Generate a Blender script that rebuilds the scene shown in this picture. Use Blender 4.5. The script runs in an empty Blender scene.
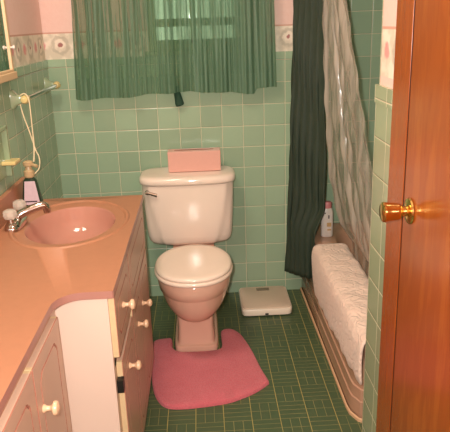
import bpy, bmesh, math, random
from mathutils import Vector, Matrix
random.seed(4)
scene = bpy.context.scene
C = scene.collection
PI = math.pi

# ------------------------------------------------------------------ camera
cam_d = bpy.data.cameras.new('camera'); cam = bpy.data.objects.new('camera', cam_d); C.objects.link(cam)
FPX = 613.28; YAW, PITCH, ROLL = 0.0330084, 0.3089925, -0.034076; EYE = 1.475
_f = Vector((math.sin(YAW)*math.cos(PITCH), math.cos(YAW)*math.cos(PITCH), -math.sin(PITCH)))
_r = Vector((math.cos(YAW), -math.sin(YAW), 0)); _u = _r.cross(_f)
_r2 = _r*math.cos(ROLL) + _u*math.sin(ROLL); _u2 = -_r*math.sin(ROLL) + _u*math.cos(ROLL)
m = Matrix((_r2, _u2, -_f)).transposed().to_4x4(); m.translation = (0, 0, EYE)
cam.matrix_world = m
cam_d.sensor_fit = 'HORIZONTAL'; cam_d.sensor_width = 36; cam_d.lens = FPX/450*36; cam_d.clip_start = 0.02
scene.camera = cam

# ------------------------------------------------------------------ world, lights, exposure
w = bpy.data.worlds.new('world'); scene.world = w; w.use_nodes = True
w.node_tree.nodes['Background'].inputs[0].default_value = (0.78, 0.95, 0.62, 1)
w.node_tree.nodes['Background'].inputs[1].default_value = 1.0

def area(name, loc, target, size, power, col, size_y=None):
    l = bpy.data.lights.new(name, 'AREA'); l.energy = power; l.color = col; l.size = size
    if size_y: l.shape = 'RECTANGLE'; l.size_y = size_y
    o = bpy.data.objects.new(name, l); C.objects.link(o); o.location = loc
    o.rotation_euler = (Vector(target)-Vector(loc)).to_track_quat('-Z', 'Y').to_euler()
    return o
area('ceiling_fill', (-0.42, 1.9, 2.38), (-0.42, 1.9, 0), 0.3, 13, (1, .89, .72))  # unseen warm fill light added under the ceiling, without a fixture
area('camera_flash', (-0.05, 0.02, 1.52), (0.0, 3.0, 0.7), 0.04, 38, (1, .95, .87))
vs = scene.view_settings
vs.view_transform = 'Standard'; vs.look = 'None'; vs.gamma = 1; vs.use_curve_mapping = False
vs.exposure = 0.0

# ------------------------------------------------------------------ material helpers
def srgb(r, g, b):
    f = lambda c: (c/255/12.92) if c/255 <= .04045 else ((c/255+.055)/1.055)**2.4
    return (f(r), f(g), f(b), 1)

class NT:
    def __init__(s, name):
        s.m = bpy.data.materials.new(name); s.m.use_nodes = True; s.t = s.m.node_tree
        s.t.nodes.clear(); s.out = s.n('ShaderNodeOutputMaterial')
    def n(s, typ, **kw):
        nd = s.t.nodes.new(typ)
        for k, v in kw.items(): setattr(nd, k, v)
        return nd
    def link(s, a, b): s.t.links.new(a, b)
    def put(s, sock, v):
        if hasattr(v, 'is_output'): s.link(v, sock)
        else: sock.default_value = v
    def math(s, op, a, b=None, c=None):
        nd = s.n('ShaderNodeMath', operation=op); s.put(nd.inputs[0], a)
        if b is not None: s.put(nd.inputs[1], b)
        if c is not None: s.put(nd.inputs[2], c)
        return nd.outputs[0]
    def mix(s, f, a, b):
        nd = s.n('ShaderNodeMix', data_type='RGBA'); s.put(nd.inputs[0], f); s.put(nd.inputs[6], a); s.put(nd.inputs[7], b)
        return nd.outputs[2]
    def step(s, x, lo, hi, a=0., b=1.):
        nd = s.n('ShaderNodeMapRange', interpolation_type='SMOOTHSTEP'); s.put(nd.inputs[0], x)
        nd.inputs[1].default_value = lo; nd.inputs[2].default_value = hi; nd.inputs[3].default_value = a; nd.inputs[4].default_value = b
        return nd.outputs[0]
    def pos(s):
        g = s.n('ShaderNodeNewGeometry'); sp = s.n('ShaderNodeSeparateXYZ'); s.link(g.outputs['Position'], sp.inputs[0])
        return g.outputs['Position'], sp.outputs
    def noise(s, scale, detail=3, vec=None, stretch=None, rough=.5):
        nd = s.n('ShaderNodeTexNoise'); nd.inputs['Scale'].default_value = scale; nd.inputs['Detail'].default_value = detail
        nd.inputs['Roughness'].default_value = rough
        v = vec if vec is not None else s.pos()[0]
        if stretch:
            mp = s.n('ShaderNodeMapping'); mp.inputs['Scale'].default_value = stretch; s.link(v, mp.inputs[0]); v = mp.outputs[0]
        s.link(v, nd.inputs['Vector']); return nd.outputs[0]
    def bsdf(s, col, rough=.5, spec=.5, height=None, dist=.002, strength=1, **kw):
        b = s.n('ShaderNodeBsdfPrincipled'); s.put(b.inputs['Base Color'], col); s.put(b.inputs['Roughness'], rough)
        b.inputs['Specular IOR Level'].default_value = spec
        for k, v in kw.items(): s.put(b.inputs[k.replace('_', ' ')], v)
        if height is not None:
            bp = s.n('ShaderNodeBump'); bp.inputs['Distance'].default_value = dist; bp.inputs['Strength'].default_value = strength
            s.link(height, bp.inputs['Height']); s.link(bp.outputs[0], b.inputs['Normal'])
        return b.outputs[0]
    def done(s, sh): s.link(sh, s.out.inputs[0]); return s.m

def simple(name, c, rough=.5, spec=.5, var=.12, scale=12, bump=0, bscale=60, metal=0, **kw):
    t = NT(name); n = t.noise(scale)
    dark = tuple(x*(1-var) for x in c[:3])+(1,); lite = tuple(min(1, x*(1+var)) for x in c[:3])+(1,)
    col = t.mix(n, dark, lite)
    h = t.noise(bscale) if bump else None
    return t.done(t.bsdf(col, rough, spec, h, bump or .001, Metallic=metal, **kw))

def grid_d(t, u, ph, s):
    """distance to the nearest line of a grid of pitch s, and the cell index"""
    q = t.math('DIVIDE', t.math('SUBTRACT', u, ph), s)
    fr = t.math('FRACT', q); cell = t.math('FLOOR', q)
    return t.math('MULTIPLY', t.math('MINIMUM', fr, t.math('SUBTRACT', 1., fr)), s), cell

def tile_mat(name, ax, pu, pv, size=.11, c=(160, 184, 154), g=(240, 230, 196), m_=.0013):
    t = NT(name); _, P = t.pos()
    du, cu = grid_d(t, P[ax[0]], pu, size); dv, cv = grid_d(t, P[ax[1]], pv, size)
    d = t.math('MINIMUM', du, dv)
    mask = t.step(d, m_*.7, m_*1.5)
    cx = t.n('ShaderNodeCombineXYZ'); t.link(cu, cx.inputs[0]); t.link(cv, cx.inputs[1])
    wn = t.n('ShaderNodeTexWhiteNoise', noise_dimensions='3D'); t.link(cx.outputs[0], wn.inputs['Vector'])
    base = srgb(*c); lo = tuple(x*.90 for x in base[:3])+(1,); hi = tuple(x*1.08 for x in base[:3])+(1,)
    col = t.mix(wn.outputs[0], lo, hi)
    col = t.mix(t.math('MULTIPLY', t.noise(35), .25), col, srgb(148, 178, 150))
    gcol = t.mix(t.noise(5, 4), srgb(*g), srgb(g[0]-45, g[1]-40, g[2]-35))
    col = t.mix(mask, gcol, col)
    h = t.math('ADD', t.step(d, 0, .0045), t.math('MULTIPLY', t.noise(9, 1), .5))
    # every tile sits at a slightly different tilt
    rough = t.math('ADD', t.math('MULTIPLY', mask, -.5), .68)
    return t.done(t.bsdf(col, rough, .5, h, .0016))

def floor_mat():
    t = NT('floor_mosaic'); pos, P = t.pos(); S = .109
    du, cu = grid_d(t, P[0], .036, S); dv, cv = grid_d(t, P[1], .05, S)
    par = t.math('MODULO', t.math('ABSOLUTE', t.math('ADD', cu, cv)), 2.)
    row = t.math('MODULO', t.math('ABSOLUTE', cv), 2.)
    h1, _a = grid_d(t, P[1], .05, S/4)          # thin bars across
    v1, _b = grid_d(t, P[0], .036, S/3)          # upright pieces
    h2, _c = grid_d(t, P[1], .05, S/2)
    m1 = t.step(h1, .0007, .0016)
    m2 = t.math('MINIMUM', t.step(v1, .0007, .0017), t.step(h2, .0007, .0017))
    inner = t.math('ADD', t.math('MULTIPLY', m1, t.math('SUBTRACT', 1., par)), t.math('MULTIPLY', m2, par))
    outer = t.step(t.math('MINIMUM', du, dv), .0006, .0016)
    seam, _d = grid_d(t, P[0], .036, S)
    ms = t.step(seam, .0009, .0019)
    fine = t.math('MINIMUM', inner, outer)
    base = t.mix(t.noise(9, 4), srgb(70, 88, 60), srgb(94, 110, 78))
    wcol = t.mix(t.noise(60, 2), base, srgb(74, 94, 66))
    gfine = t.mix(t.noise(7, 3), srgb(96, 108, 70), srgb(172, 164, 108))
    gseam = t.mix(t.noise(6, 3), srgb(150, 142, 84), srgb(200, 184, 112))
    col = t.mix(fine, gfine, wcol); col = t.mix(ms, gseam, col)
    mask = t.math('MINIMUM', fine, ms)
    rough = t.math('ADD', t.math('MULTIPLY', mask, -.35), .75)
    return t.done(t.bsdf(col, rough, .4, t.math('ADD', mask, t.math('MULTIPLY', t.noise(30), .6)), .0012))

def wallpaper(name, ax):
    t = NT(name); pos, P = t.pos(); u = P[ax]; z = P[2]
    base = t.mix(t.noise(60, 3), srgb(240, 200, 188), srgb(246, 212, 202))
    # floral border band just above the tiles
    band = t.math('MULTIPLY', t.step(z, 1.312, 1.314), t.math('SUBTRACT', 1., t.step(z, 1.444, 1.446)))
    bc = t.mix(t.step(t.noise(16, 3), .42, .6), srgb(246, 232, 214), srgb(220, 208, 188))
    U = .19
    fu = t.math('SUBTRACT', t.math('FRACT', t.math('DIVIDE', t.math('ADD', u, .02), U)), .5)
    du = t.math('MULTIPLY', fu, U); dz = t.math('SUBTRACT', z, 1.382)
    nz = t.math('MULTIPLY', t.math('SUBTRACT', t.noise(45, 2), .5), .03)
    r = t.math('ADD', t.math('SQRT', t.math('ADD', t.math('MULTIPLY', du, du), t.math('MULTIPLY', dz, dz))), nz)
    ring = t.math('MULTIPLY', t.step(r, .026, .034), t.math('SUBTRACT', 1., t.step(r, .040, .052)))
    bc = t.mix(t.math('MULTIPLY', ring, .55), bc, srgb(176, 168, 150))
    bc = t.mix(t.math('SUBTRACT', 1., t.step(r, .006, .013)), bc, srgb(176, 120, 112))
    fu2 = t.math('SUBTRACT', t.math('FRACT', t.math('DIVIDE', t.math('ADD', u, .115), U)), .5)
    du2 = t.math('MULTIPLY', fu2, U); r2 = t.math('ADD', t.math('SQRT', t.math('ADD', t.math('MULTIPLY', du2, du2), t.math('MULTIPLY', dz, dz))), nz)
    bc = t.mix(t.math('MULTIPLY', t.math('SUBTRACT', 1., t.step(r2, .012, .03)), .8), bc, srgb(232, 140, 142))
    edge = t.math('MULTIPLY', t.step(z, 1.437, 1.439), 1.)
    bc = t.mix(edge, bc, srgb(214, 164, 146))
    col = t.mix(band, base, bc)
    return t.done(t.bsdf(col, .6, .3, t.noise(180, 2), .0006))

def wood(name, ca, cb, axis_stretch=(14, 14, 1.2)):
    t = NT(name)
    n1 = t.noise(2.2, 6, stretch=axis_stretch, rough=.62); n2 = t.noise(9, 3, stretch=axis_stretch)
    w_ = t.math('SINE', t.math('MULTIPLY', n1, 34.))
    f = t.math('ADD', t.math('MULTIPLY', w_, .07), t.math('MULTIPLY', n1, .9))
    col = t.mix(t.step(f, .0, 1.15), srgb(*ca), srgb(*cb))
    col = t.mix(t.math('MULTIPLY', t.noise(2.5, 2), .35), col, srgb(ca[0]-10, ca[1]-14, ca[2]-8))
    return t.done(t.bsdf(col, .24, .5, n2, .0006, Coat_Weight=.25, Coat_Roughness=.12))

def sheer(name, c, lo, hi, freq=75):
    """gathered translucent cloth: more threads overlap in the gathers"""
    t = NT(name); pos, P = t.pos()
    n = t.noise(1, 3, stretch=(freq, freq*.4, 1.6))
    hem = t.math('SUBTRACT', 1., t.step(P[2], 1.218, 1.222))
    den = t.math('ADD', t.step(n, .38, .60, lo, hi), t.math('MULTIPLY', hem, .10))
    den = t.math('ADD', den, t.step(P[0], -.04, .04, 0., .22))
    den = t.math('MINIMUM', den, .97)
    weave = t.noise(240, 1)
    base = srgb(*c); col = t.mix(weave, tuple(x*.8 for x in base[:3])+(1,), base)
    d = t.n('ShaderNodeBsdfDiffuse'); t.link(col, d.inputs[0])
    tr = t.n('ShaderNodeBsdfTranslucent'); t.link(col, tr.inputs[0])
    gl = t.n('ShaderNodeBsdfAnisotropic'); gl.inputs['Roughness'].default_value = .45; gl.inputs[0].default_value = (.35, .42, .36, 1)
    a = t.n('ShaderNodeMixShader'); a.inputs[0].default_value = .35; t.link(d.outputs[0], a.inputs[1]); t.link(tr.outputs[0], a.inputs[2])
    b = t.n('ShaderNodeMixShader'); b.inputs[0].default_value = .08; t.link(a.outputs[0], b.inputs[1]); t.link(gl.outputs[0], b.inputs[2])
    tp = t.n('ShaderNodeBsdfTransparent'); tp.inputs[0].default_value = (.9, 1, .9, 1)
    mx = t.n('ShaderNodeMixShader'); t.link(den, mx.inputs[0]); t.link(tp.outputs[0], mx.inputs[1]); t.link(b.outputs[0], mx.inputs[2])
    return t.done(mx.outputs[0])

def film(name):
    t = NT(name); n = t.noise(1, 2, stretch=(26, 26, 1.6))
    h = t.noise(1, 3, stretch=(34, 34, 2.2))
    p = t.bsdf(srgb(190, 180, 166), .22, .8, h, .009)
    tp = t.n('ShaderNodeBsdfTransparent'); tp.inputs[0].default_value = (.93, .92, .88, 1)
    mx = t.n('ShaderNodeMixShader'); t.link(t.step(n, .3, .7, .22, .75), mx.inputs[0]); t.link(tp.outputs[0], mx.inputs[1]); t.link(p, mx.inputs[2])
    return t.done(mx.outputs[0])

def glass(name, c, alpha=.25, rough=.05):
    t = NT(name)
    p = t.bsdf(c, rough, .8)
    tp = t.n('ShaderNodeBsdfTransparent'); tp.inputs[0].default_value = (.95, .97, .95, 1)
    mx = t.n('ShaderNodeMixShader'); mx.inputs[0].default_value = alpha; t.link(tp.outputs[0], mx.inputs[1]); t.link(p, mx.inputs[2])
    return t.done(mx.outputs[0])

def fuzzy(name, ca, cb, scale=90, dist=.004, swirl=False):
    t = NT(name); n = t.noise(scale, 4, rough=.8); big = t.noise(13, 4, rough=.7)
    col = t.mix(t.math('ADD', t.math('MULTIPLY', n, .7), t.math('MULTIPLY', big, .4)), srgb(*ca), srgb(*cb))
    h = n
    if swirl:
        s1 = t.math('SINE', t.math('MULTIPLY', t.noise(13, 2), 46.))
        h = t.math('ADD', t.math('MULTIPLY', n, .35), t.math('MULTIPLY', s1, .22))
    return t.done(t.bsdf(col, .95, .1, h, dist, Sheen_Weight=.3))

M = {}
ZP = .066
M['tile_back'] = tile_mat('tile_back', (0, 2), -.004, ZP)
M['tile_side'] = tile_mat('tile_side', (1, 2), 1.637, ZP)
M['tile_stub'] = tile_mat('tile_partition', (1, 2), 1.637, .04, c=(162, 172, 138), m_=.0015)
M['floor'] = floor_mat()
M['paper_x'] = wallpaper('wallpaper_back', 0); M['paper_y'] = wallpaper('wallpaper_side', 1)
M['plaster'] = simple('ceiling_paint', srgb(240, 226, 205), .8, var=.03)
M['counter'] = simple('peach_laminate', srgb(178, 124, 94), .42, .3, var=.06, scale=40)
M['counter_edge'] = simple('counter_edge', srgb(172, 124, 112), .35, .5, var=.05)
M['basin'] = simple('basin_porcelain', srgb(192, 136, 118), .12, .6, var=.04)
M['cab'] = simple('cabinet_paint', srgb(200, 168, 146), .38, .45, var=.06, scale=5)
M['cab_end'] = simple('cabinet_end_paint', srgb(222, 198, 182), .42, .4, var=.04, scale=5)
M['cab_edge'] = simple('cabinet_edge', srgb(214, 188, 146), .5, .3, var=.1, scale=30)  # panel sides, lighter and yellower than the fronts
M['cab_line'] = simple('cabinet_groove_line', srgb(176, 118, 100), .5, .3, var=.05)  # groove faces, darker and pinker than the panel
M['knob'] = simple('knob_paint', srgb(232, 192, 156), .25, .5, var=.04)
M['china'] = simple('tank_china', srgb(246, 226, 210), .09, .6, var=.02)
M['seat'] = simple('seat_plastic', srgb(250, 228, 210), .16, .5, var=.02)
M['china_pink'] = simple('bowl_china', srgb(226, 180, 158), .10, .6, var=.03)
M['tub'] = simple('tub_enamel', srgb(196, 152, 126), .16, .55, var=.06, scale=6)
M['tub_base'] = simple('tub_caulk', srgb(222, 180, 140), .6, .3, var=.1, scale=30)
M['chrome'] = simple('chrome', srgb(205, 200, 195), .12, .5, var=.03, metal=1)
M['brass'] = simple('brass', srgb(236, 200, 124), .16, .5, var=.06, metal=1)
M['black'] = simple('black_metal', srgb(28, 26, 24), .4, .5)
M['rug'] = fuzzy('pink_rug', (204, 62, 84), (248, 140, 148), 130, .008)
M['towel'] = fuzzy('cream_towel', (234, 196, 174), (250, 228, 212), 110, .006, True)
M['box'] = simple('pink_card', srgb(228, 172, 156), .35, .5, var=.03, scale=60)
M['box_slot'] = simple('tissue_slot', srgb(150, 92, 74), .6, .3)
M['scale'] = simple('scale_plastic', srgb(216, 194, 172), .4, .4, var=.03)
M['scale_side'] = simple('scale_rim', srgb(240, 226, 206), .35, .5, var=.02)
M['scale_win'] = simple('scale_window', srgb(120, 104, 84), .15, .6)
M['sheer'] = sheer('sheer_green', (116, 150, 122), .50, .93)
M['tassel'] = simple('dark_green_cloth', srgb(48, 74, 58), .8, .2, var=.2, scale=80)
M['curtain'] = simple('dark_green_fabric', srgb(52, 64, 50), .62, .35, var=.18, scale=20, bump=.002, bscale=25)
M['film'] = film('clear_liner')
M['door'] = wood('door_veneer', (140, 62, 18), (190, 106, 36), (6, 6, .9))
M['casing'] = wood('casing_wood', (150, 66, 16), (192, 104, 32), (26, 26, 1.6))
M['gap_shade'] = simple('door_gap_shade', srgb(70, 34, 18), .6, .2)  # dark brown that paints the shade in the door gap
M['win'] = simple('window_paint', srgb(160, 176, 140), .5, .4, var=.04)
M['glass'] = glass('window_glass', (.9, .95, .9, 1), .08)
M['mirror'] = simple('mirror_silver', (.82, .86, .82, 1), .03, .5, var=.01, metal=1)
M['cream'] = simple('cream_paint', srgb(222, 190, 150), .4, .4, var=.06)
M['ceramic_green'] = simple('ceramic_green', srgb(150, 168, 134), .15, .6, var=.05)
M['ceramic_cream'] = simple('ceramic_cream', srgb(224, 202, 138), .18, .6, var=.05)
M['cord'] = simple('cord', srgb(232, 214, 176), .5, .4, var=.03)
M['acrylic'] = glass('acrylic', (.86, .76, .66, 1), .5, .06)
M['bottle_white'] = simple('bottle_white', srgb(228, 216, 206), .3, .5, var=.03)
M['bottle_pink'] = simple('bottle_pink', srgb(222, 140, 140), .35, .5)
M['bottle_dark'] = simple('soap_dark', srgb(44, 62, 48), .15, .6, var=.1)
M['soap_label'] = simple('soap_label', srgb(214, 190, 198), .4, .4, var=.12, scale=60)
M['pump'] = glass('pump_plastic', srgb(214, 184, 140), .75, .2)
M['ink'] = simple('label_ink', srgb(70, 60, 66), .5, .3)
M['ink_gold'] = simple('label_gold', srgb(196, 160, 110), .5, .3)

# ------------------------------------------------------------------ object helpers
LOC = {}
def link(name, me, mat, parent=None):
    o = bpy.data.objects.new(name, me); C.objects.link(o)
    if mat is not None:
        for mm in (mat if isinstance(mat, (list, tuple)) else [mat]): me.materials.append(mm)
    if parent is not None:
        off = LOC[parent.name]
        for v in me.vertices: v.co -= off
        o.parent = parent
    return o
def obj(name, bm, mat, parent=None, smooth=False, origin=None, angle=35, bevel=0, seg=2):
    if bevel:
        es = [e for e in bm.edges if len(e.link_faces) == 2 and e.calc_face_angle(0) > .6]
        bmesh.ops.bevel(bm, geom=es, offset=bevel, segments=seg, profile=.5, affect='EDGES')
    bmesh.ops.recalc_face_normals(bm, faces=bm.faces)
    me = bpy.data.meshes.new(name); bm.to_mesh(me); bm.free()
    if smooth:
        for p in me.polygons: p.use_smooth = True
        me.set_sharp_from_angle(angle=math.radians(angle))
    o = link(name, me, mat, parent)
    if parent is None:
        # put the origin at the base of the thing
        if origin is None:
            xs = [v.co.x for v in me.vertices]; ys = [v.co.y for v in me.vertices]; zs = [v.co.z for v in me.vertices]
            origin = Vector(((min(xs)+max(xs))/2, (min(ys)+max(ys))/2, min(zs)))
        for v in me.vertices: v.co -= origin
        o.location = origin
        LOC[o.name] = Vector(origin)
    else:
        LOC[o.name] = LOC[parent.name]
    return o
def thing(name, label, cat, loc, group=None):
    o = bpy.data.objects.new(name, None); C.objects.link(o); o.location = loc; o.empty_display_size = .05
    LOC[o.name] = Vector(loc); tag(o, label, cat, group); return o
def tag(o, label, cat, group=None):
    o['label'] = label; o['category'] = cat
    if group: o['group'] = group
    return o
def struct(o): o['kind'] = 'structure'; return o

def B(): return bmesh.new()
def bx(bm, x0, x1, y0, y1, z0, z1, mi=0):
    r = bmesh.ops.create_cube(bm, size=1)
    for v in r['verts']:
        v.co = Vector(((x0+x1)/2+v.co.x*(x1-x0), (y0+y1)/2+v.co.y*(y1-y0), (z0+z1)/2+v.co.z*(z1-z0)))
    for f in {f for v in r['verts'] for f in v.link_faces}: f.material_index = mi
    return bm
def loft(bm, rings, cap0=True, cap1=True, closed=True, mi=0):
    vr = [[bm.verts.new(p) for p in r] for r in rings]
    n = len(rings[0])
    for a, b in zip(vr, vr[1:]):
        for i in range(n if closed else n-1):
            j = (i+1) % n
            f = bm.faces.new((a[i], a[j], b[j], b[i])); f.material_index = mi
    if cap0 and closed: bm.faces.new(vr[0][::-1]).material_index = mi
    if cap1 and closed: bm.faces.new(vr[-1]).material_index = mi
    return bm
def sup(cx, cy, rx, ry, z, n=40, e=2.0, ryb=None, tilt=0, rxf=None):
    """super-ellipse ring; ryb: half depth on the far side"""
    pts = []
    for i in range(n):
        a = 2*PI*i/n; c, s = math.cos(a), math.sin(a)
        x = math.copysign(abs(c)**(2/e), c); y = math.copysign(abs(s)**(2/e), s)
        Y = y*(ryb if (ryb is not None and y > 0) else ry)
        pts.append(Vector((cx+x*rx, cy+Y, z+tilt*Y)))
    return pts
def lathe(bm, prof, origin, axis=(0, 0, 1), n=20, mi=0):
    q = Vector((0, 0, 1)).rotation_difference(Vector(axis)); o = Vector(origin)
    rings = []
    for r, h in prof:
        rings.append([o+q @ Vector((max(r, 1e-4)*math.cos(2*PI*i/n), max(r, 1e-4)*math.sin(2*PI*i/n), h)) for i in range(n)])
    return loft(bm, rings, mi=mi)
def tube(bm, pts, r, n=10, mi=0, taper=None):
    pts = [Vector(p) for p in pts]; rings = []; up = Vector((0.13, 0.21, 1)).normalized()
    for i, p in enumerate(pts):
        d = (pts[min(i+1, len(pts)-1)]-pts[max(i-1, 0)]).normalized()
        a = d.cross(up)
        if a.length < .05: a = d.cross(Vector((1, 0, 0)))
        a.normalize(); b = d.cross(a).normalized()
        rr = r if taper is None else r*taper(i/(len(pts)-1))
        rings.append([p+a*rr*math.cos(2*PI*k/n)+b*rr*math.sin(2*PI*k/n) for k in range(n)])
    return loft(bm, rings, mi=mi)
def spline(P, k=8):
    P = [Vector(p) for p in P]; out = []
    for i in range(len(P)-1):
        p0 = P[max(i-1, 0)]; p1 = P[i]; p2 = P[i+1]; p3 = P[min(i+2, len(P)-1)]
        for j in range(k):
            t = j/k
            out.append(.5*((2*p1)+(-p0+p2)*t+(2*p0-5*p1+4*p2-p3)*t*t+(-p0+3*p1-3*p2+p3)*t**3))
    return out+[P[-1]]

# ------------------------------------------------------------------ the room
XL, YB, YF, ZC = -.755, 3.187, -.75, 2.42        # left wall, back wall, wall behind the viewer, ceiling
XS, XR, YS = .50, 1.30, 1.75                     # partition face, alcove side wall, partition far end
TOP = 1.315
b = bx(B(), XL-.1, XR+.1, YF-.1, YB+.1, -.06, 0); struct(obj('floor', b, M['floor'], origin=Vector((0, 0, 0))))
b = bx(B(), XL-.1, XR+.1, YF-.1, YB+.1, ZC, ZC+.06); struct(obj('ceiling', b, M['plaster'], origin=Vector((0, 0, ZC))))
# back wall with the window opening
WX0, WX1, WZ0, WZ1 = -.245, .225, 1.335, 2.0
b = B()
bx(b, XL-.1, WX0, YB+.008, YB+.12, 0, ZC); bx(b, WX1, XR+.1, YB+.008, YB+.12, 0, ZC)
bx(b, WX0, WX1, YB+.008, YB+.12, 0, WZ0); bx(b, WX0, WX1, YB+.008, YB+.12, WZ1, ZC)
bx(b, XL, .53, YB, YB+.008, 0, 1.276, 1)
for seg_ in range(12):       # rounded cap course
    pass
bx(b, XL, .53, YB-.003, YB+.008, 1.2775, TOP, 1)
bx(b, .53, XR, YB, YB+.008, 0, ZC, 1)
struct(obj('wall_back', b, [M['paper_x'], M['tile_back']], origin=Vector((0, YB, 0))))
b = B(); bx(b, XL-.1, XL-.008, YF, YB, 0, ZC); bx(b, XL-.008, XL, 1.0, YB, 0, 1.276, 1); bx(b, XL-.008, XL+.003, 1.0, YB, 1.2775, TOP, 1)
struct(obj('wall_left', b, [M['paper_y'], M['tile_side']], origin=Vector((XL, 1, 0))))
b = B(); bx(b, XR+.008, XR+.1, YF, YB, 0, ZC); bx(b, XR, XR+.008, YS, YB, 0, ZC, 1)
struct(obj('wall_alcove', b, [M['paper_y'], M['tile_side']], origin=Vector((XR, 2, 0))))
# partition: ends the tub alcove, carries the closet door
b = B()
SY = 1.593
bx(b, XS+.008, XR, SY, YS-.008, 0, ZC)            # wall piece closing the alcove
bx(b, XS, XS+.008, SY, YS, 0, 1.236, 1); bx(b, XS-.003, XS+.008, SY, YS+.003, 1.2375, 1.288, 1)
bx(b, XS+.008, XR, YS-.008, YS, 0, ZC, 1)
struct(obj('wall_partition', b, [M['paper_y'], M['tile_stub']], origin=Vector((XS, YS, 0))))
b = B(); bx(b, XS, XS+.12, YF, .72, 0, ZC); bx(b, XS, XS+.12, .72, SY, 2.1, ZC)
struct(obj('wall_right', b, M['paper_y'], origin=Vector((XS, 0, 0))))
b = bx(B(), XL-.1, XR+.1, YF-.1, YF, 0, ZC); struct(obj('wall_front', b, M['paper_x'], origin=Vector((0, YF, 0))))

# closet door and its casing (Y runs towards the viewer)
DE = 1.462; DN = .76
b = B(); bx(b, XS-.002, XS+.036, DE+.005, SY-.001, 0, 2.1); bx(b, XS-.004, XS+.03, DN-.13, DN-.004, 0, 2.1); bx(b, XS-.004, XS+.03, DN-.13, SY-.001, 2.1, 2.2)
bx(b, XS+.036, XS+.06, DN-.12, SY-.002, 0, 2.15)
tr = struct(obj('trim_1', b, M['casing'], bevel=.0015, origin=Vector((XS, DE, 0))))
b = bx(B(), XS-.001, XS+.034, DE+.0004, DE+.0048, .012, 2.09); obj('door_gap_shade_strip', b, M['gap_shade'], tr)  # added strip beside the door, coloured dark as the shadow of the gap
b = B(); bx(b, XS, XS+.034, DN, DE, .012, 2.09)
door = struct(obj('door_1', b, M['door'], bevel=.0008, origin=Vector((XS, (DE+DN)/2, 0.012))))
KY, KZ = 1.412, 1.016
b = lathe(B(), [(.001, 0), (.030, 0), (.033, .002), (.031, .006), (.022, .010), (.013, .012)], (XS, KY, KZ), (-1, 0, 0), 28)
h = obj('door_handle', b, M['brass'], door, True)
b = lathe(B(), [(.013, .010), (.0125, .020), (.017, .024), (.0205, .029), (.0215, .036), (.0225, .050), (.0240, .060), (.0255, .064), (.0250, .068), (.021, .071), (.001, .072)], (XS, KY, KZ), (-1, 0, 0), 28)
obj('knob', b, M['brass'], h, True)

# window in the back wall
b = B()
for (x0, x1, z0, z1) in ((WX0, WX0+.035, WZ0, WZ1), (WX1-.035, WX1, WZ0, WZ1), (WX0+.035, WX1-.035, WZ0, WZ0+.035), (WX0+.035, WX1-.035, WZ1-.035, WZ1)):
    bx(b, x0, x1, YB+.02, YB+.10, z0, z1)
win = struct(obj('window_1', b, M['win'], bevel=.002, origin=Vector((0, YB+.06, WZ0))))
b = B()
bx(b, WX0+.035, WX1-.035, YB+.04, YB+.07, 1.452, 1.49); bx(b, WX0+.035, WX1-.035, YB+.04, YB+.07, 1.70, 1.74)
bx(b, -.035, -.008, YB+.045, YB+.065, WZ0+.035, 1.452); bx(b, -.035, -.008, YB+.045, YB+.065, 1.49, 1.70)
bx(b, WX0+.035, WX1-.035, YB+.045, YB+.065, 1.37, 1.388)
obj('window_frame', b, M['win'], win)
b = bx(B(), WX0+.03, WX1-.03, YB+.052, YB+.056, WZ0+.03, WZ1-.03); obj('window_pane', b, M['glass'], win)
b = bx(B(), WX0-.02, WX1+.02, YB-.018, YB+.03, WZ0-.018, WZ0+.002); obj('window_sill', b, M['win'], win, bevel=.002)

# ------------------------------------------------------------------ bathtub
RZ = .395
tub = thing('bathtub', 'dusty pink bathtub with a stepped apron along the tiled wall', 'bathtub', (.9, 2.45, 0))
X0, X1, Y0, Y1 = .543, XR-.003, YS+.003, YB-.003
cxt, cyt = (X0+X1)/2, (Y0+Y1)/2; hx, hy = (X1-X0)/2, (Y1-Y0)/2
rings = []
def rr(hx_, hy_, z, e, n=64, dx=0): return sup(cxt+dx, cyt, hx_, hy_, z, n, e)
rings = [rr(hx-.02, hy-.01, .30, 60), rr(hx, hy, .31, 60), rr(hx, hy, RZ-.012, 60), rr(hx-.004, hy-.004, RZ-.003, 60), rr(hx-.012, hy-.012, RZ, 50),
         rr(hx-.100, hy-.095, RZ, 6), rr(hx-.110, hy-.105, RZ-.008, 5.5), rr(hx-.118, hy-.12, RZ-.04, 5), rr(hx-.14, hy-.18, .12, 4.5), rr(hx-.16, hy-.24, .075, 4), rr(hx-.3, hy-.5, .07, 3)]
b = loft(B(), rings, cap0=False); obj('basin', b, M['tub'], tub, True, angle=50)
# apron: profile of (x, z) swept along Y and curving in at the near end
prof = [(.0, .388), (.004, .31), (.0, .235), (-.003, .232), (-.003, .185), (-.007, .181), (-.007, .135), (-.012, .131), (-.012, .085), (-.016, .081), (-.016, .03), (-.016, .0)]
path = [(0.0, YB-.004, 0), (0, 2.6, 0), (0, 2.3, 0), (0, 2.06, 0), (.004, 2.02, .1), (.02, 1.985, .5), (.06, 1.955, .9), (.14, 1.945, 1), (.26, 1.94, 1)]
b = B(); rings = []
for (dx, y, k) in path:
    a = k*PI/2; rings.append([Vector((X0+dx+px*math.cos(a), y+px*math.sin(a), z)) for px, z in prof])
vr = [[b.verts.new(p) for p in r] for r in rings]
for r0, r1 in zip(vr, vr[1:]):
    for i in range(len(prof)-1): b.faces.new((r0[i], r0[i+1], r1[i+1], r1[i]))
ap = obj('apron', b, M['tub'], tub, True, angle=25)
sm = ap.modifiers.new('solid', 'SOLIDIFY'); sm.thickness = .006; sm.offset = 1
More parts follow.
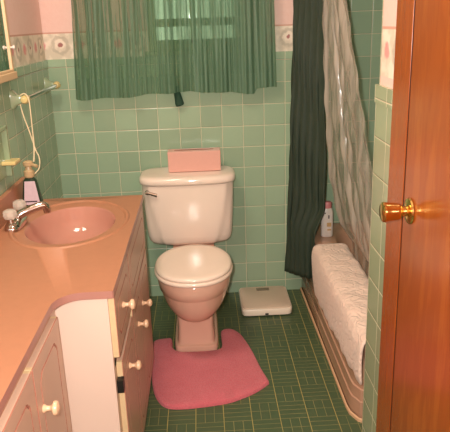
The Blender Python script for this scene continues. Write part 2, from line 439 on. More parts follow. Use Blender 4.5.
# wall piece under the near rim
b = bx(B(), X0+.012, X1, Y0, 1.95, 0, .31); obj('end_panel', b, M['tub'], tub, bevel=.004)
b = B(); rings = []
bp = [(-.024, .0), (-.024, .011), (-.018, .015), (-.016, .0)]
for (dx, y, k) in path:
    a = k*PI/2; rings.append([Vector((X0+dx+px*math.cos(a), y+px*math.sin(a), z)) for px, z in bp])
loft(b, rings); obj('base_strip', b, M['tub_base'], tub)

# towel-like bath mat over the rim
b = B(); nY = 64; rings = []
prof = []
def matprof(y):
    s = (y-1.80)/(2.79-1.80)
    low = .190+.015*math.sin(s*6)+.05*max(0, (.22-s)/.22)
    P = [(.516, low), (.512, .26), (.510, .33), (.512, .385), (.520, .407), (.545, .415), (.590, .414), (.640, .413), (.668, .408), (.684, .39), (.690, .34), (.694, .27)]
    return P
for i in range(nY+1):
    y = 1.85+(2.80-1.85)*i/nY; P = matprof(y); ring = []
    # rounded far corners
    s = (2.80-y)/.07; k = 1 if s >= 1 else math.sqrt(max(0, 1-(1-s)**2))
    for j, (x, z) in enumerate(P):
        if k < 1:
            z = .26+(z-.26)*(.35+.65*k) if z < .3 and x < .6 else z
        wob = .0025*math.sin(y*55+j*1.3)+.002*math.sin(y*23+j*.7)
        yy = y-(1-k)*0.0
        if i == nY and (j < 2 or j > len(P)-3): yy -= .03
        ring.append(Vector((x+.005+wob*.6, yy, z+wob)))
    rings.append(ring)
vr = [[b.verts.new(p) for p in r] for r in rings]
for r0, r1 in zip(vr, vr[1:]):
    for i in range(len(rings[0])-1): b.faces.new((r0[i], r0[i+1], r1[i+1], r1[i]))
mat_o = obj('bath_towel', b, M['towel'], None, True, angle=80)
tag(mat_o, 'cream sculpted terry towel folded over the pink bathtub rim', 'towel')
s_ = mat_o.modifiers.new('solid', 'SOLIDIFY'); s_.thickness = .012; s_.offset = 0
s_ = mat_o.modifiers.new('sub', 'SUBSURF'); s_.levels = 1; s_.render_levels = 1

# shampoo bottle on the rim
bo = thing('shampoo_bottle', 'white bottle with pink cap standing on the far bathtub rim', 'bottle', (.620, 2.965, RZ))
cx, cy = .620, 2.965; RB = RZ
b = loft(B(), [sup(cx, cy, .026, .017, RB+0.0009, 28, 2.6), sup(cx, cy, .030, .020, RB+0.0052, 28, 2.6), sup(cx, cy, .031, .021, RB+0.0688, 28, 2.6), sup(cx, cy, .030, .020, RB+0.1290, 28, 2.6), sup(cx, cy, .026, .018, RB+0.1479, 28, 2.4), sup(cx, cy, .020, .016, RB+0.1531, 28, 2)])
obj('bottle_body', b, M['bottle_white'], bo, True)
b = loft(B(), [sup(cx, cy, .021, .017, RB+0.1531, 28, 2), sup(cx, cy, .022, .017, RB+0.1565, 28, 2), sup(cx, cy, .022, .017, RB+0.1823, 28, 2), sup(cx, cy, .018, .014, RB+0.1866, 28, 2)])
obj('cap', b, M['bottle_pink'], bo, True)
b = B(); bx(b, cx-.017, cx-.011, cy-.0225, cy-.019, RB+0.1273, RB+0.1333); bx(b, cx+.002, cx+.008, cy-.0225, cy-.019, RB+0.1015, RB+0.1187)
obj('label_mark', b, M['ink'], bo)
b = B(); bx(b, cx-.004, cx+.018, cy-.0225, cy-.019, RB+0.0585, RB+0.0791); bx(b, cx-.002, cx+.018, cy-.0225, cy-.019, RB+0.0378, RB+0.0447)
obj('label_print', b, M['ink_gold'], bo)

# ------------------------------------------------------------------ shower curtain, liner, rod
b = tube(B(), [(.515, YB-.004, 1.96), (.515, 2.5, 1.96), (.515, YS+.004, 1.96)], .0125, 16)
rod = obj('shower_rod', b, M['chrome'], None, True); tag(rod, 'chrome shower curtain rod above the bathtub', 'curtain rod')
def drape(bm, fn, nu, nv):
    vr = [[bm.verts.new(fn(i/nu, j/nv)) for i in range(nu+1)] for j in range(nv+1)]
    for a, c in zip(vr, vr[1:]):
        for i in range(nu): bm.faces.new((a[i], a[i+1], c[i+1], c[i]))
def lerp(a, b_, t): return a+(b_-a)*t
def sc(u, v):
    # v: 0 top .. 1 bottom; u along the rod from back wall towards the viewer
    z = lerp(1.945, .145, v)
    y = lerp(3.13, 2.865, u)
    xc = lerp(lerp(.482, .430, v), lerp(.565, .590, v) if v < .79 else lerp(.585, .536, (v-.79)/.055) if v < .845 else .536, u)
    amp = lerp(.016, .030, v)*(.6+.4*math.sin(u*PI))
    ph = u*2*PI*5.5+.5*math.sin(v*2.2)
    x = xc+amp*math.sin(ph)*.9; y += .02*math.cos(ph*1.0+.6)*(.4+.6*v)
    zz = z+.05*u*v
    x += .004*math.sin(v*26+u*30)
    return Vector((min(x, .537 if zz < .44 else 9), y, zz))
b = B(); drape(b, sc, 110, 60)
cu = obj('shower_curtain', b, M['curtain'], None, True, angle=180); tag(cu, 'dark green fabric shower curtain gathered beside the back wall', 'curtain')
s_ = cu.modifiers.new('solid', 'SOLIDIFY'); s_.thickness = .0015
def pw(z, P):
    for (z0, a0), (z1, a1) in zip(P, P[1:]):
        if z >= z1: return lerp(a0, a1, (z0-z)/(z0-z1))
    return P[-1][1]
def ln2(u, v):
    z = lerp(1.945, .20, v)
    xl = pw(z, [(1.96, .53), (1.545, .560), (1.1, .575), (.757, .598), (.52, .650), (.44, .712), (.2, .73)])
    xr = pw(z, [(1.96, .53), (1.53, .548), (.935, .603), (.6, .650), (.44, .712), (.2, .73)])
    yl = pw(z, [(1.96, 2.84), (1.0, 2.85), (.2, 2.83)]); yr = pw(z, [(1.96, 2.42), (1.53, 2.36), (.935, 2.11), (.5, 1.98), (.2, 1.97)])
    x = lerp(xl, xr, u); y = lerp(yl, yr, u)
    ph = u*2*PI*7+.9*math.sin(1.7*z+u*5)+1.1*math.sin(u*11)
    a_ = lerp(.014, .010, v)*(.6+.4*math.sin(u*17))
    x += a_*math.sin(ph); y += .012*math.cos(ph*.9)*(4*u*(1-u))**.5
    x += .003*math.sin(z*37+u*17)
    if z < .44: x = max(x, .716)
    return Vector((x, y, z))
b = B(); drape(b, ln2, 130, 70)
li = obj('shower_liner', b, M['film'], None, True, angle=180); tag(li, 'clear plastic shower liner hanging inside the pink bathtub', 'shower liner')

# ------------------------------------------------------------------ window curtain
CT = YB-.075
def wc(u, v):
    z0 = 1.130-.009*math.sin(u*7.5+.8)-.004*math.sin(u*31)+(.024*min(1, max(0, (u-.88)/.015)))
    z = lerp(1.985, z0, v)
    x = lerp(lerp(-.578, -.622, v), lerp(.368, .388, v), u)
    ph = u*2*PI*9+2.6*math.sin(u*11)+1.3*math.sin(u*23+v)+.4*math.sin(v*3)
    a = lerp(.010, .015, v)*(.7+.4*math.sin(u*29))
    y = CT+a*math.sin(ph)+.0035*math.sin(u*2*PI*37+3*math.sin(u*17)+v)+.005*math.sin(u*61+v*4)
    return Vector((x+.004*math.cos(ph), y, z))
b = B(); drape(b, wc, 260, 40)
wcu = obj('window_curtain', b, M['sheer'], None, True, angle=180); tag(wcu, 'sheer green gathered curtain covering the window above the toilet', 'curtain')
b = tube(B(), [(-.64, CT, 1.985), (.42, CT, 1.985)], .008, 12)
lathe(b, [(.008, 0), (.014, .006), (.014, .02), (.001, .03)], (.42, CT, 1.985), (1, 0, 0), 12)
for xx in (-.63, .41): bx(b, xx-.006, xx+.006, CT, YB+.008, 1.975, 1.995)
cr = obj('curtain_rod', b, M['cream'], None, True); tag(cr, 'slim rod holding the sheer green window curtain', 'curtain rod')
# dark cloth end hanging below the hem
b = B(); P = spline([(-.122, YB-.030, 1.165), (-.120, YB-.030, 1.15), (-.118, YB-.030, 1.135), (-.112, YB-.030, 1.105), (-.108, YB-.030, 1.08), (-.104, YB-.030, 1.065)], 6)
tube(b, P, .026, 14, taper=lambda t: .45+.5*t if t < .85 else .875*math.sqrt(max(.02, 1-((t-.85)/.15)**2)))
for v in b.verts: v.co.y = YB-.030+(v.co.y-(YB-.030))*.6
tg = obj('curtain_tie', b, M['tassel'], None, True); tag(tg, 'dark green cloth tie end dangling below the window curtain', 'curtain tie')

# ------------------------------------------------------------------ toilet
TX = -.075
to = thing('toilet', 'two-tone pink toilet with cream closed seat and tank', 'toilet', (TX, 2.75, 0))
# tank: sections from bottom to top, centre panel stands proud
TC = -.084; TB = YB-.018
def arcring(hw, hd, e, n):
    D_ = []
    for i in range(1441):
        a = 2*PI*i/1440; c, s = math.cos(a), math.sin(a)
        D_.append((math.copysign(abs(c)**(2/e), c)*hw, math.copysign(abs(s)**(2/e), s)*hd))
    L = [0]
    for p, q in zip(D_, D_[1:]): L.append(L[-1]+math.hypot(p[0]-q[0], p[1]-q[1]))
    out_ = []; j = 0
    for k in range(n):
        t = L[-1]*k/n
        while L[j+1] < t: j += 1
        f_ = (t-L[j])/max(1e-9, L[j+1]-L[j]); out_.append((lerp(D_[j][0], D_[j+1][0], f_), lerp(D_[j][1], D_[j+1][1], f_)))
    return out_
def tankring(z, hw, yf, n=72):
    pts = []; hd = (TB-yf)/2; cy = (TB+yf)/2
    for x, y in arcring(hw, hd, 5.5, n):
        if y < 0:
            t = (z-.40)/.30
            y -= .012*(1-(x/hw)**2)                      # bowed front
            bnd = (.150+.055*max(0, t)**.7)*hw/.23
            k = (abs(x)-bnd)/.004
            y += .011*(1/(1+math.exp(-max(-20, min(20, k*1.4)))))
        pts.append(Vector((TC+x, cy+y, z)))
    return pts
rings = []
for z, hw, yf in ((.372, .165, 3.02), (.376, .186, 2.992), (.386, .203, 2.975), (.402, .213, 2.965), (.43, .219, 2.960), (.50, .224, 2.955), (.57, .228, 2.952), (.64, .231, 2.950), (.702, .232, 2.950)):
    rings.append(tankring(z, hw, yf, 220))
b = loft(B(), rings); obj('tank', b, M['china'], to, True, angle=60)
def lidring(z, hw, yf, n=72):
    cy = (TB+.008+yf)/2; hd = (TB+.008-yf)/2; pts = []
    for i in range(n):
        a = 2*PI*i/n; c, s = math.cos(a), math.sin(a); e = 4.5
        x = math.copysign(abs(c)**(2/e), c)*hw; y = math.copysign(abs(s)**(2/e), s)*hd
        if s < 0: y -= .012*(1-(x/hw)**2)
        pts.append(Vector((TC+x, cy+y, z)))
    return pts
b = loft(B(), [lidring(.703, .232, 2.95), lidring(.706, .240, 2.940), (lidring(.714, .243, 2.936)), lidring(.728, .243, 2.936), lidring(.738, .240, 2.94), lidring(.744, .232, 2.95), lidring(.747, .215, 2.965), lidring(.748, .1, 3.02)])
obj('tank_lid', b, M['china'], to, True, angle=60)
# flush handle
b = lathe(B(), [(.012, 0), (.013, .004), (.009, .010), (.009, .016)], (-.285, 2.953, .672), (0, -1, 0), 16)
P = spline([(-.293, 2.937, .674), (-.275, 2.934, .672), (-.255, 2.932, .666), (-.236, 2.932, .660)], 5)
tube(b, P, .0065, 10, taper=lambda t: .9+.5*t)
obj('flush_handle', b, M['chrome'], to, True)
# bowl
def seatring(hw, yf, yb, z, n=56, e=2.15, cy=None, tilt=0):
    cy = cy or 2.64
    return sup(TX+.010, cy, hw, cy-yf, z, n, e, ryb=yb-cy, tilt=tilt)
rings = [seatring(.045, 2.515, 2.80, .186), seatring(.078, 2.475, 2.86, .192), seatring(.104, 2.448, 2.90, .208), seatring(.124, 2.430, 2.92, .232), seatring(.140, 2.415, 2.93, .262), seatring(.151, 2.405, 2.93, .295),
         seatring(.157, 2.400, 2.93, .320), seatring(.159, 2.398, 2.93, .328), seatring(.165, 2.393, 2.93, .332), seatring(.169, 2.389, 2.93, .36), seatring(.170, 2.388, 2.93, .392), seatring(.165, 2.393, 2.925, .398)]
b = loft(B(), rings); obj('bowl', b, M['china_pink'], to, True, angle=50)
# pedestal: boxy foot
def ped(z, hx_, yf, yb, dx=0): cy = (yf+yb)/2; return sup(TX+.006+dx, cy, hx_, (yb-yf)/2, z, 48, 9)
rings = [ped(0, .104, 2.545, 3.05), ped(.022, .104, 2.545, 3.05), ped(.03, .101, 2.548, 3.045), ped(.034, .092, 2.558, 3.03), ped(.045, .089, 2.562, 3.03), ped(.12, .086, 2.568, 3.02), ped(.19, .088, 2.565, 3.02), ped(.25, .092, 2.56, 3.02)]
b = loft(B(), rings); obj('pedestal', b, M['china_pink'], to, True, angle=40)
rings = [ped(.22, .088, 2.72, 3.12), ped(.30, .095, 2.74, 3.14), ped(.371, .105, 2.78, 3.15)]
b = loft(B(), rings); obj('tank_shelf', b, M['china_pink'], to, True, angle=40)
# seat and lid
def sr(hw, yf, yb, z, tilt=0): return sup(TX+.010, 2.595, hw, 2.595-yf, z, 64, 2.2, ryb=yb-.062-2.595, tilt=tilt)
b = loft(B(), [sr(.168, 2.388, 2.87, .399), sr(.175, 2.381, 2.875, .401), sr(.178, 2.378, 2.877, .408), sr(.177, 2.379, 2.877, .416), sr(.172, 2.384, 2.874, .419)])
obj('seat', b, M['seat'], to, True, angle=60)
b = loft(B(), [sr(.168, 2.388, 2.872, .4205), sr(.172, 2.384, 2.874, .422), sr(.174, 2.382, 2.875, .428), sr(.171, 2.385, 2.874, .435), sr(.162, 2.394, 2.868, .4395), sr(.14, 2.42, 2.84, .441), sr(.06, 2.54, 2.72, .442)])
obj('seat_lid', b, M['seat'], to, True, angle=60)
for s in (-1, 1):
    b = lathe(B(), [(.001, 0), (.012, 0), (.012, .012), (.008, .015), (.001, .016)], (TX+.01+s*.075, 2.835, .398), (0, 0, 1), 16)
    obj('hinge_cap', b, M['seat'], to, True)

# tissue box on the tank lid
bx0, bx1, by0, by1 = -.178, .088, 3.035, 3.115; bz = .7495
tb = thing('tissue_box', 'flat pink tissue box lying on the cream toilet tank lid', 'tissue box', (-.045, 3.075, bz))
b = bx(B(), bx0, bx1, by0, by1, bz, bz+.104); obj('box_body', b, M['box'], tb, bevel=.003)
b = loft(B(), [sup(-.045, 3.075, .10, .008, bz+.1035, 32, 2.5), sup(-.045, 3.075, .10, .008, bz+.1055, 32, 2.5)]); obj('box_slot', b, M['box_slot'], tb)

# ------------------------------------------------------------------ rug and scale on the floor
out = [(-.185, 2.58), (-.188, 2.655), (-.21, 2.668), (-.27, 2.652), (-.276, 2.60), (-.272, 2.45), (-.258, 2.28), (-.235, 2.185), (-.20, 2.125), (-.15, 2.105), (-.06, 2.108), (.05, 2.125), (.11, 2.150),
       (.175, 2.19), (.228, 2.24), (.236, 2.262), (.216, 2.35), (.19, 2.50), (.165, 2.61), (.14, 2.685), (.11, 2.725), (.075, 2.732), (.052, 2.715), (.050, 2.66), (.050, 2.58), (.03, 2.537), (-.06, 2.528), (-.15, 2.537)]
out = [Vector((p[0], p[1], 0)) for p in out]
sp = spline(out+[out[0]], 4)[:-1]
b = B(); n = len(sp); c0 = Vector((-.02, 2.32, 0))
def inset(pts, d):
    r = []
    for i in range(len(pts)):
        t_ = (pts[(i+1) % len(pts)]-pts[i-1]).normalized(); nrm = Vector((-t_.y, t_.x, 0))
        r.append(pts[i]+nrm*d)
    return r
area_ = sum(sp[i].x*sp[(i+1) % n].y-sp[(i+1) % n].x*sp[i].y for i in range(n)); sg = 1 if area_ > 0 else -1
R0 = [p+Vector((0, 0, .001)) for p in sp]; R1 = [p+Vector((0, 0, .012)) for p in inset(sp, sg*.001)]; R2 = [p+Vector((0, 0, .018)) for p in inset(sp, sg*.008)]
loft(b, [R0, R1, R2])
bmesh.ops.triangulate(b, faces=[f for f in b.faces if len(f.verts) > 4])
bmesh.ops.subdivide_edges(b, edges=[e for e in b.edges if e.calc_length() > .04], cuts=3, use_grid_fill=True)
rug = obj('bath_rug', b, M['rug'], None, True, angle=60); tag(rug, 'pink shag contour rug on the floor around the toilet foot', 'rug')

sc_ = thing('bathroom_scale', 'flat cream bathroom scale on the floor by the back wall', 'scale', (.298, 3.01, 0))
def sq(hx_, hy_, z): return sup(.298, 3.010, hx_, hy_, z, 48, 10)
b = loft(B(), [sq(.120, .134, .006), sq(.131, .145, .010), sq(.134, .147, .036), sq(.130, .143, .043)]); obj('housing', b, M['scale_side'], sc_, True, angle=40)
b = loft(B(), [sq(.128, .134, .043), sq(.127, .133, .047), sq(.123, .129, .049)]); obj('platform', b, M['scale'], sc_, True, angle=40)
b = bx(B(), .262, .332, 3.085, 3.118, .0485, .0512); obj('display_window', b, M['scale_win'], sc_, bevel=.001)
b = bx(B(), .286, .303, 2.860, 2.870, .014, .022); obj('adjusting_wheel', b, M['black'], sc_)
for xx in (-.1, .1):
    for yy in (-.09, .09): obj('foot', lathe(B(), [(.012, 0), (.012, .008)], (.298+xx, 3.01+yy, 0), (0, 0, 1), 12), M['black'], sc_)

# ------------------------------------------------------------------ vanity
CZ = .79; CTK = .022; FX = -.260; DT = .018
# countertop outline (plan): deep part, cove, narrow part
CX = -.258; NX = -.410; CE = 2.487; STEP = 1.525
pts = [(XL, CE), (CX-.004, CE), (CX, CE-.004), (CX, STEP+.004), (CX-.004, STEP), (NX+.075, STEP)]
for k in range(1, 8):
    a = PI/2*k/8; pts.append((NX+.075-.075*math.sin(a), STEP-.075+.075*math.cos(a)))
pts += [(NX, STEP-.08), (NX, .35), (XL, .35)]
# holes for the basin: build the top as a ring bridge between outline and oval
SX, SYc = -.494, 2.158; RX, RY = .160, .218
b = B()
def oval(rx, ry, z, n=64, cx=SX, cy=SYc): return [Vector((cx+rx*math.cos(2*PI*i/n), cy+ry*math.sin(2*PI*i/n), z)) for i in range(n)]
# outline resampled so that bridging is easy
from mathutils.geometry import delaunay_2d_cdt
def outline_faces(bm, outer, hole, z):
    vs_ = [Vector(p) for p in outer]+[Vector((p.x, p.y)) for p in hole]; no = len(outer); nh = len(hole)
    es = [(i, (i+1) % no) for i in range(no)]+[(no+i, no+(i+1) % nh) for i in range(nh)]
    v2, e2, f2, *_ = delaunay_2d_cdt(vs_, es, [], 1, 1e-6)
    hc = Vector((SX, SYc)); vv = [bm.verts.new((p.x, p.y, z)) for p in v2]
    for f in f2:
        c = sum((v2[i] for i in f), Vector((0, 0)))/len(f)
        # keep faces outside the hole
        inside = ((c.x-hc.x)/orx)**2+((c.y-hc.y)/ory)**2 < .985
        if not inside: bm.faces.new([vv[i] for i in f])
orx, ory = .213, .285
hole = oval(orx, ory, CZ)
outline_faces(b, pts, hole, CZ)
# edge band and underside
N = len(pts)
def band(bm, P0, z0, P1, z1, mi=0):
    a = [bm.verts.new((p[0], p[1], z0)) for p in P0]; c = [bm.verts.new((p[0], p[1], z1)) for p in P1]
    for i in range(len(P0)): j = (i+1) % len(P0); bm.faces.new((a[i], a[j], c[j], c[i])).material_index = mi
    return a, c
band(b, pts, CZ, pts, CZ-CTK, 1)
v_ = [b.verts.new((p[0], p[1], CZ-CTK)) for p in pts]
# molded sink deck: raised ring then dish
prev = None
prof = [(orx, ory, CZ), (orx-.005, ory-.006, CZ+.004), (orx-.013, ory-.016, CZ+.004), (orx-.020, ory-.024, CZ-.002), (RX+.012, RY+.014, CZ-.004), (RX, RY, CZ-.008)]
rings = [oval(a_, c_, z_) for a_, c_, z_ in prof]
loft(b, rings, cap0=False, cap1=False)
top = thing('countertop', 'peach pink vanity countertop with an oval moulded sink', 'countertop', (-.5, 1.6, CZ-CTK))
bmesh.ops.remove_doubles(b, verts=b.verts, dist=.0004)
obj('worktop', b, [M['counter'], M['counter_edge']], top, True, angle=30)
prof = [(RX, RY, CZ-.008), (RX-.006, RY-.006, CZ-.016), (RX-.012, RY-.014, CZ-.05), (RX-.03, RY-.04, CZ-.095), (RX-.075, RY-.105, CZ-.12), (.03, .03, CZ-.128), (.024, .024, CZ-.129)]
b = loft(B(), [oval(a_, c_, z_) for a_, c_, z_ in prof], cap0=False); basin = obj('basin', b, M['basin'], top, True, angle=60)
b = lathe(B(), [(.001, 0), (.022, 0), (.023, .002), (.018, .004), (.001, .003)], (SX, SYc, CZ-.1285), (0, 0, 1), 20); obj('drain', b, M['chrome'], basin, True)
b = bx(B(), XL+.001, XL+.020, .35, CE+.02, CZ+.0005, CZ+.095); obj('backsplash', b, M['counter'], top, bevel=.003)

def gpanel(x, y0, y1, z0, z1, t=DT, notch=.018, ins=.045, depth=.0035):
    """slab facing +X with a routed line whose corners step inwards"""
    bm = B(); cy, cz = (y0+y1)/2, (z0+z1)/2; hy_, hz = (y1-y0)/2, (z1-z0)/2
    iy, iz = min(ins, hy_*.45), min(ins, hz*.4)
    def loop(d):
        P = []; a, c = hy_-iy-d, hz-iz-d; q = notch
        for sy, sz in ((1, 1), (-1, 1), (-1, -1), (1, -1)):
            K = [(a, c-q*1.2), (a-q*.25, c-q*.7), (a-q*.55, c-q*.55), (a-q*.7, c-q*.25), (a-q*1.2, c)]
            if sy*sz < 0: K = K[::-1]
            P += [(sy*ky, sz*kz) for ky, kz in K]
        return P
    L0 = loop(0)
    def full(p, L):
        i = L.index(p); k = i % 5; return p
    outer = []
    for i, (py, pz) in enumerate(L0):
        corner = i//5; k = i % 5; sy, sz = ((1, 1), (-1, 1), (-1, -1), (1, -1))[corner]
        kk = k if sy*sz > 0 else 4-k
        if kk == 2: outer.append((sy*hy_, sz*hz))
        elif kk < 2: outer.append((sy*hy_, sz*(hz-notch*(1.2, .5)[kk])))
        else: outer.append((sy*(hy_-notch*(.5, 1.2)[kk-3]), sz*hz))
    mk = lambda L, X: [Vector((X, cy+p[0], cz+p[1])) for p in L]
    loft(bm, [mk(outer, x-t), mk(outer, x-.002), mk([(p[0]*(1-.002/hy_), p[1]*(1-.002/hz)) for p in outer], x), mk(L0, x), mk(loop(.003), x-depth), mk(loop(.006), x)])
    for f in bm.faces:
        f.normal_update()
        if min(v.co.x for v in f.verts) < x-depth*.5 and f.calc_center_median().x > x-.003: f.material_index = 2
        if abs(f.normal.x) < .3 and f.calc_center_median().x < x-.003 and abs(f.calc_center_median().y-cy) > hy_*.95: f.material_index = 1
    return bm
def knob(x, y, z, parent, r=.016):
    b = lathe(B(), [(.010, -.001), (.0105, .003), (.0065, .008), (.006, .016), (.009, .020), (r, .025), (r*1.03, .029), (r*.9, .034), (r*.5, .037), (.001, .038)], (x, y, z), (1, 0, 0), 22)
    return obj('knob', b, M['knob'], parent, True)
va = thing('vanity_cabinet', 'pinkish cream sink cabinet beside the toilet with round knobs', 'cabinet', (-.52, 2.0, 0))
b = B(); CF = FX-DT; BE = CE-.035
bx(b, XL+.001, CF, STEP+.012, STEP+.030, .0, CZ-CTK-.001, 1)        # near end panel
bx(b, XL+.001, CF, BE-.018, BE, .0, CZ-CTK-.001, 1)
bx(b, XL+.001, CF-.02, STEP+.030, BE-.018, .07, .09)
bx(b, CF-.02, CF, STEP+.030, BE-.018, .0, .06); bx(b, CF-.02, CF, STEP+.030, BE-.018, CZ-CTK-.03, CZ-CTK-.001)
bx(b, CF-.02, CF, STEP+.030, BE-.018, .535, .56); bx(b, CF-.02, CF, STEP+.030, STEP+.06, .06, .73); bx(b, CF-.02, CF, 1.86, 1.89, .06, .73)
bx(b, CF-.02, CF, 2.13, 2.16, .06, .535); bx(b, CF-.02, CF, BE-.05, BE-.018, .06, .73)
obj('carcass', b, [M['cab'], M['cab_end']], va)
d = obj('drawer', gpanel(FX+.0, STEP+.022, 1.870, .575, .762), [M['cab'], M['cab_edge'], M['cab_line']], va, True, angle=30); knob(FX, 1.685, .672, d)
obj('drawer_front', gpanel(FX+.0, 1.880, BE-.002, .575, .762), [M['cab'], M['cab_edge'], M['cab_line']], va, True, angle=30)
d = obj('door', gpanel(FX+.0, STEP+.055, 1.870, .04, .540), [M['cab'], M['cab_edge'], M['cab_line']], va, True, angle=30); knob(FX, 1.708, .450, d, .015)
b = B(); bx(b, CF-.001, FX+.001, STEP+.031, STEP+.056, .452, .492); lathe(b, [(.004, 0), (.004, .044)], (FX-.004, STEP+.050, .450), (0, 0, 1), 10); obj('hinge', b, M['black'], d)
d = obj('door', gpanel(FX+.0, 1.880, 2.14, .04, .565), [M['cab'], M['cab_edge'], M['cab_line']], va, True, angle=30); knob(FX, 2.005, .440, d, .015)
d = obj('door', gpanel(FX+.0, 2.146, BE-.002, .04, .565), [M['cab'], M['cab_edge'], M['cab_line']], va, True, angle=30); knob(FX, 2.178, .440, d, .015)
# side edges of the drawer and doors are lighter and yellower
# narrow cabinet towards the viewer
na = thing('side_cabinet', 'narrow pinkish cream cabinet in front, under the slim countertop end', 'cabinet', (-.6, 1.1, 0))
NF = -.404; b = B()
bx(b, XL+.001, NF-DT, .40, STEP+.010, .06, CZ-CTK-.001)
obj('carcass', b, M['cab'], na)
y = 1.487
for i in range(4):
    w_ = .262
    d = obj('door', gpanel(NF, y-w_, y, .09, .742, notch=.022, ins=.042), [M['cab'], M['cab_edge'], M['cab_line']], na, True, angle=30); knob(NF, y-w_+.04, .612, d, .017)
    y -= w_+.004

# ------------------------------------------------------------------ faucet
fx, fy = -.688, 2.150; fz = CZ
fa = thing('faucet', 'chrome bathroom faucet with clear acrylic knobs behind the sink', 'faucet', (fx, fy, fz))
b = loft(B(), [sup(fx, fy, .030, .085, fz+.001, 40, 3), sup(fx, fy, .030, .085, fz+.012, 40, 3), sup(fx, fy, .024, .075, fz+.022, 40, 2.6), sup(fx, fy, .018, .03, fz+.030, 40, 2.2)])
obj('base', b, M['chrome'], fa, True, angle=50)
P = spline([(fx-.005, fy, fz+.022), (fx+.012, fy+.004, fz+.036), (fx+.05, fy+.02, fz+.050), (fx+.085, fy+.036, fz+.058), (fx+.100, fy+.042, fz+.052), (fx+.104, fy+.044, fz+.030)], 6)
b = tube(B(), P, .015, 14, taper=lambda t: 1.15-.25*t); obj('spout', b, M['chrome'], fa, True)
for s in (-1, 1):
    b = lathe(B(), [(.018, 0), (.018, .006), (.010, .012), (.009, .024)], (fx, fy+s*.06, fz+.016), (0, 0, 1), 16)
    hs = obj('handle', b, M['chrome'], fa, True)
    b = lathe(B(), [(.012, 0), (.022, .005), (.026, .016), (.024, .030), (.014, .036), (.001, .037)], (fx, fy+s*.06, fz+.04), (0, 0, 1), 8)
    obj('acrylic_knob', b, M['acrylic'], hs)

# ------------------------------------------------------------------ soap bottle
sx, sy = -.690, 2.395
so = thing('soap_bottle', 'pump soap bottle with pale pink label by the sink corner', 'soap bottle', (sx, sy, CZ))
b = loft(B(), [sup(sx, sy, .038, .026, CZ+.001, 32, 3), sup(sx, sy, .041, .028, CZ+.006, 32, 3), sup(sx, sy, .040, .027, CZ+.02, 32, 3), sup(sx, sy, .026, .020, CZ+.105, 32, 2.6), sup(sx, sy, .016, .014, CZ+.118, 32, 2.2)])
obj('bottle_body', b, M['bottle_dark'], so, True)
b = B(); v4 = [b.verts.new(p) for p in ((sx-.026, sy-.0300, CZ+.012), (sx+.037, sy-.0300, CZ+.012), (sx+.024, sy-.0235, CZ+.106), (sx-.016, sy-.0235, CZ+.106))]; b.faces.new(v4)
lb = obj('label', b, M['soap_label'], so); lb.modifiers.new('solid', 'SOLIDIFY').thickness = .0012
b = B(); bx(b, sx-.024, sx+.026, sy-.0308, sy-.0298, CZ+.023, CZ+.028); obj('label_print', b, M['ink'], so)
b = lathe(B(), [(.016, 0), (.020, .004), (.021, .026), (.014, .032), (.012, .044), (.019, .048), (.020, .062), (.010, .068)], (sx, sy, CZ+.117), (0, 0, 1), 20)
tube(b, [(sx, sy, CZ+.168), (sx+.02, sy-.01, CZ+.17), (sx+.040, sy-.02, CZ+.164)], .0065, 10)
obj('pump', b, M['pump'], so, True)

# ------------------------------------------------------------------ towel bar on the left wall
tbz = 1.198; bxx = XL+.052
tw = thing('towel_bar', 'ceramic and chrome towel bar on the green tiled left wall', 'towel bar', (XL, 2.8, 1.2))
for yy, mt in ((2.52, 'ceramic_green'), (3.10, 'ceramic_green')):
    b = B()
    def post(x, h, hy2): return [Vector((x, yy+hy2*math.copysign(abs(math.cos(a))**.5, math.cos(a)), tbz+h*math.copysign(abs(math.sin(a))**.5, math.sin(a)))) for a in [2*PI*i/28 for i in range(28)]]
    loft(b, [post(XL+.0005, .040, .030), post(XL+.006, .039, .029), post(XL+.020, .022, .018), post(XL+.045, .014, .014)])
    p_ = obj('post', b, M[mt], tw, True)
    b = lathe(B(), [(.001, -.024), (.012, -.022), (.017, -.012), (.018, .006), (.016, .020), (.009, .026)], (bxx, yy, tbz), (0, 1, 0), 18); obj('end_cap', b, M['ceramic_cream'], p_, True)
b = tube(B(), [(bxx, 2.54, tbz), (bxx, 2.8, tbz), (bxx, 3.08, tbz)], .009, 14); obj('bar', b, M['chrome'], tw, True)
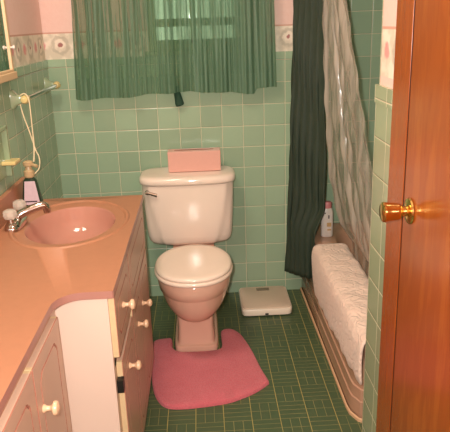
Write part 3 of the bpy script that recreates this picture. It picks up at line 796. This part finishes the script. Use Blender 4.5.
# looped cord over its near end
b = B(); P = spline([(bxx+.018, 2.500, 1.04), (bxx+.0195, 2.503, 1.15), (bxx+.018, 2.505, 1.20), (bxx+.006, 2.505, 1.2215), (bxx-.012, 2.507, 1.2165), (bxx-.0205, 2.512, 1.196), (bxx-.014, 2.512, 1.14), (bxx+.004, 2.507, 1.07), (bxx+.022, 2.495, 1.0), (bxx+.036, 2.485, .965), (bxx+.033, 2.475, .925), (bxx+.016, 2.455, .905)], 7)
tube(b, P, .0026, 8)
P = spline([(bxx+.018, 2.500, 1.05), (bxx+.017, 2.495, 1.00), (bxx+.012, 2.485, .95)], 6); tube(b, P, .0034, 8)
cd = obj('hanging_cord', b, M['cord'], None, True); tag(cd, 'cream cord looped over the near end of the towel bar', 'cord')

# medicine cabinet
mc = thing('medicine_cabinet', 'mirrored medicine cabinet with cream frame on left wall', 'cabinet', (XL, 2.1, 1.284))
mx0 = XL+.0; mf = XL+.038; my1 = 2.475; my0 = 1.55
b = B(); bx(b, mx0+.0035, mf-.012, my0, my1, 1.312, 2.0); obj('cabinet_body', b, M['cream'], mc)
b = B(); bx(b, mf-.012, mf, my1-.020, my1, 1.312, 2.0); bx(b, mf-.012, mf, my0, my0+.02, 1.312, 2.0); bx(b, mf-.012, mf, my0+.02, my1-.02, 1.312, 1.322); bx(b, mf-.012, mf, my0+.02, my1-.02, 1.98, 2.0)
obj('mirror_frame', b, M['cream'], mc, bevel=.002)
b = bx(B(), mf-.012, mf-.006, my0+.02, my1-.02, 1.322, 1.98); obj('mirror', b, M['mirror'], mc)
b = bx(B(), mx0+.0035, mf+.006, my0-.02, my1+.012, 1.284, 1.3115); obj('ledge', b, M['cream'], mc, bevel=.003)
for zz in (1.402,):
    b = lathe(B(), [(.004, 0), (.004, .006), (.008, .010), (.007, .016), (.001, .018)], (mf, my1-.010, zz), (1, 0, 0), 14); obj('knob', b, M['bottle_white'], mc, True)

# ceramic tumbler holder set in the tiles
th = thing('tumbler_holder', 'pale ceramic tumbler and toothbrush holder on tiles left of sink', 'holder', (XL, 2.2, .94))
y0, y1, z0, z1 = 2.12, 2.325, .935, 1.125
b = B(); bx(b, XL+.0005, XL+.026, y1-.016, y1, z0, z1); bx(b, XL+.0005, XL+.026, y0, y0+.016, z0, z1); bx(b, XL+.0005, XL+.026, y0, y1, z1-.014, z1+.002); bx(b, XL+.0005, XL+.006, y0, y1, z0, z1)
obj('frame', b, M['ceramic_green'], th, bevel=.003)
b = B(); bx(b, XL+.0005, XL+.056, y1-.06, y1+.012, .985, .999); obj('shelf', b, M['ceramic_cream'], th, bevel=.004)
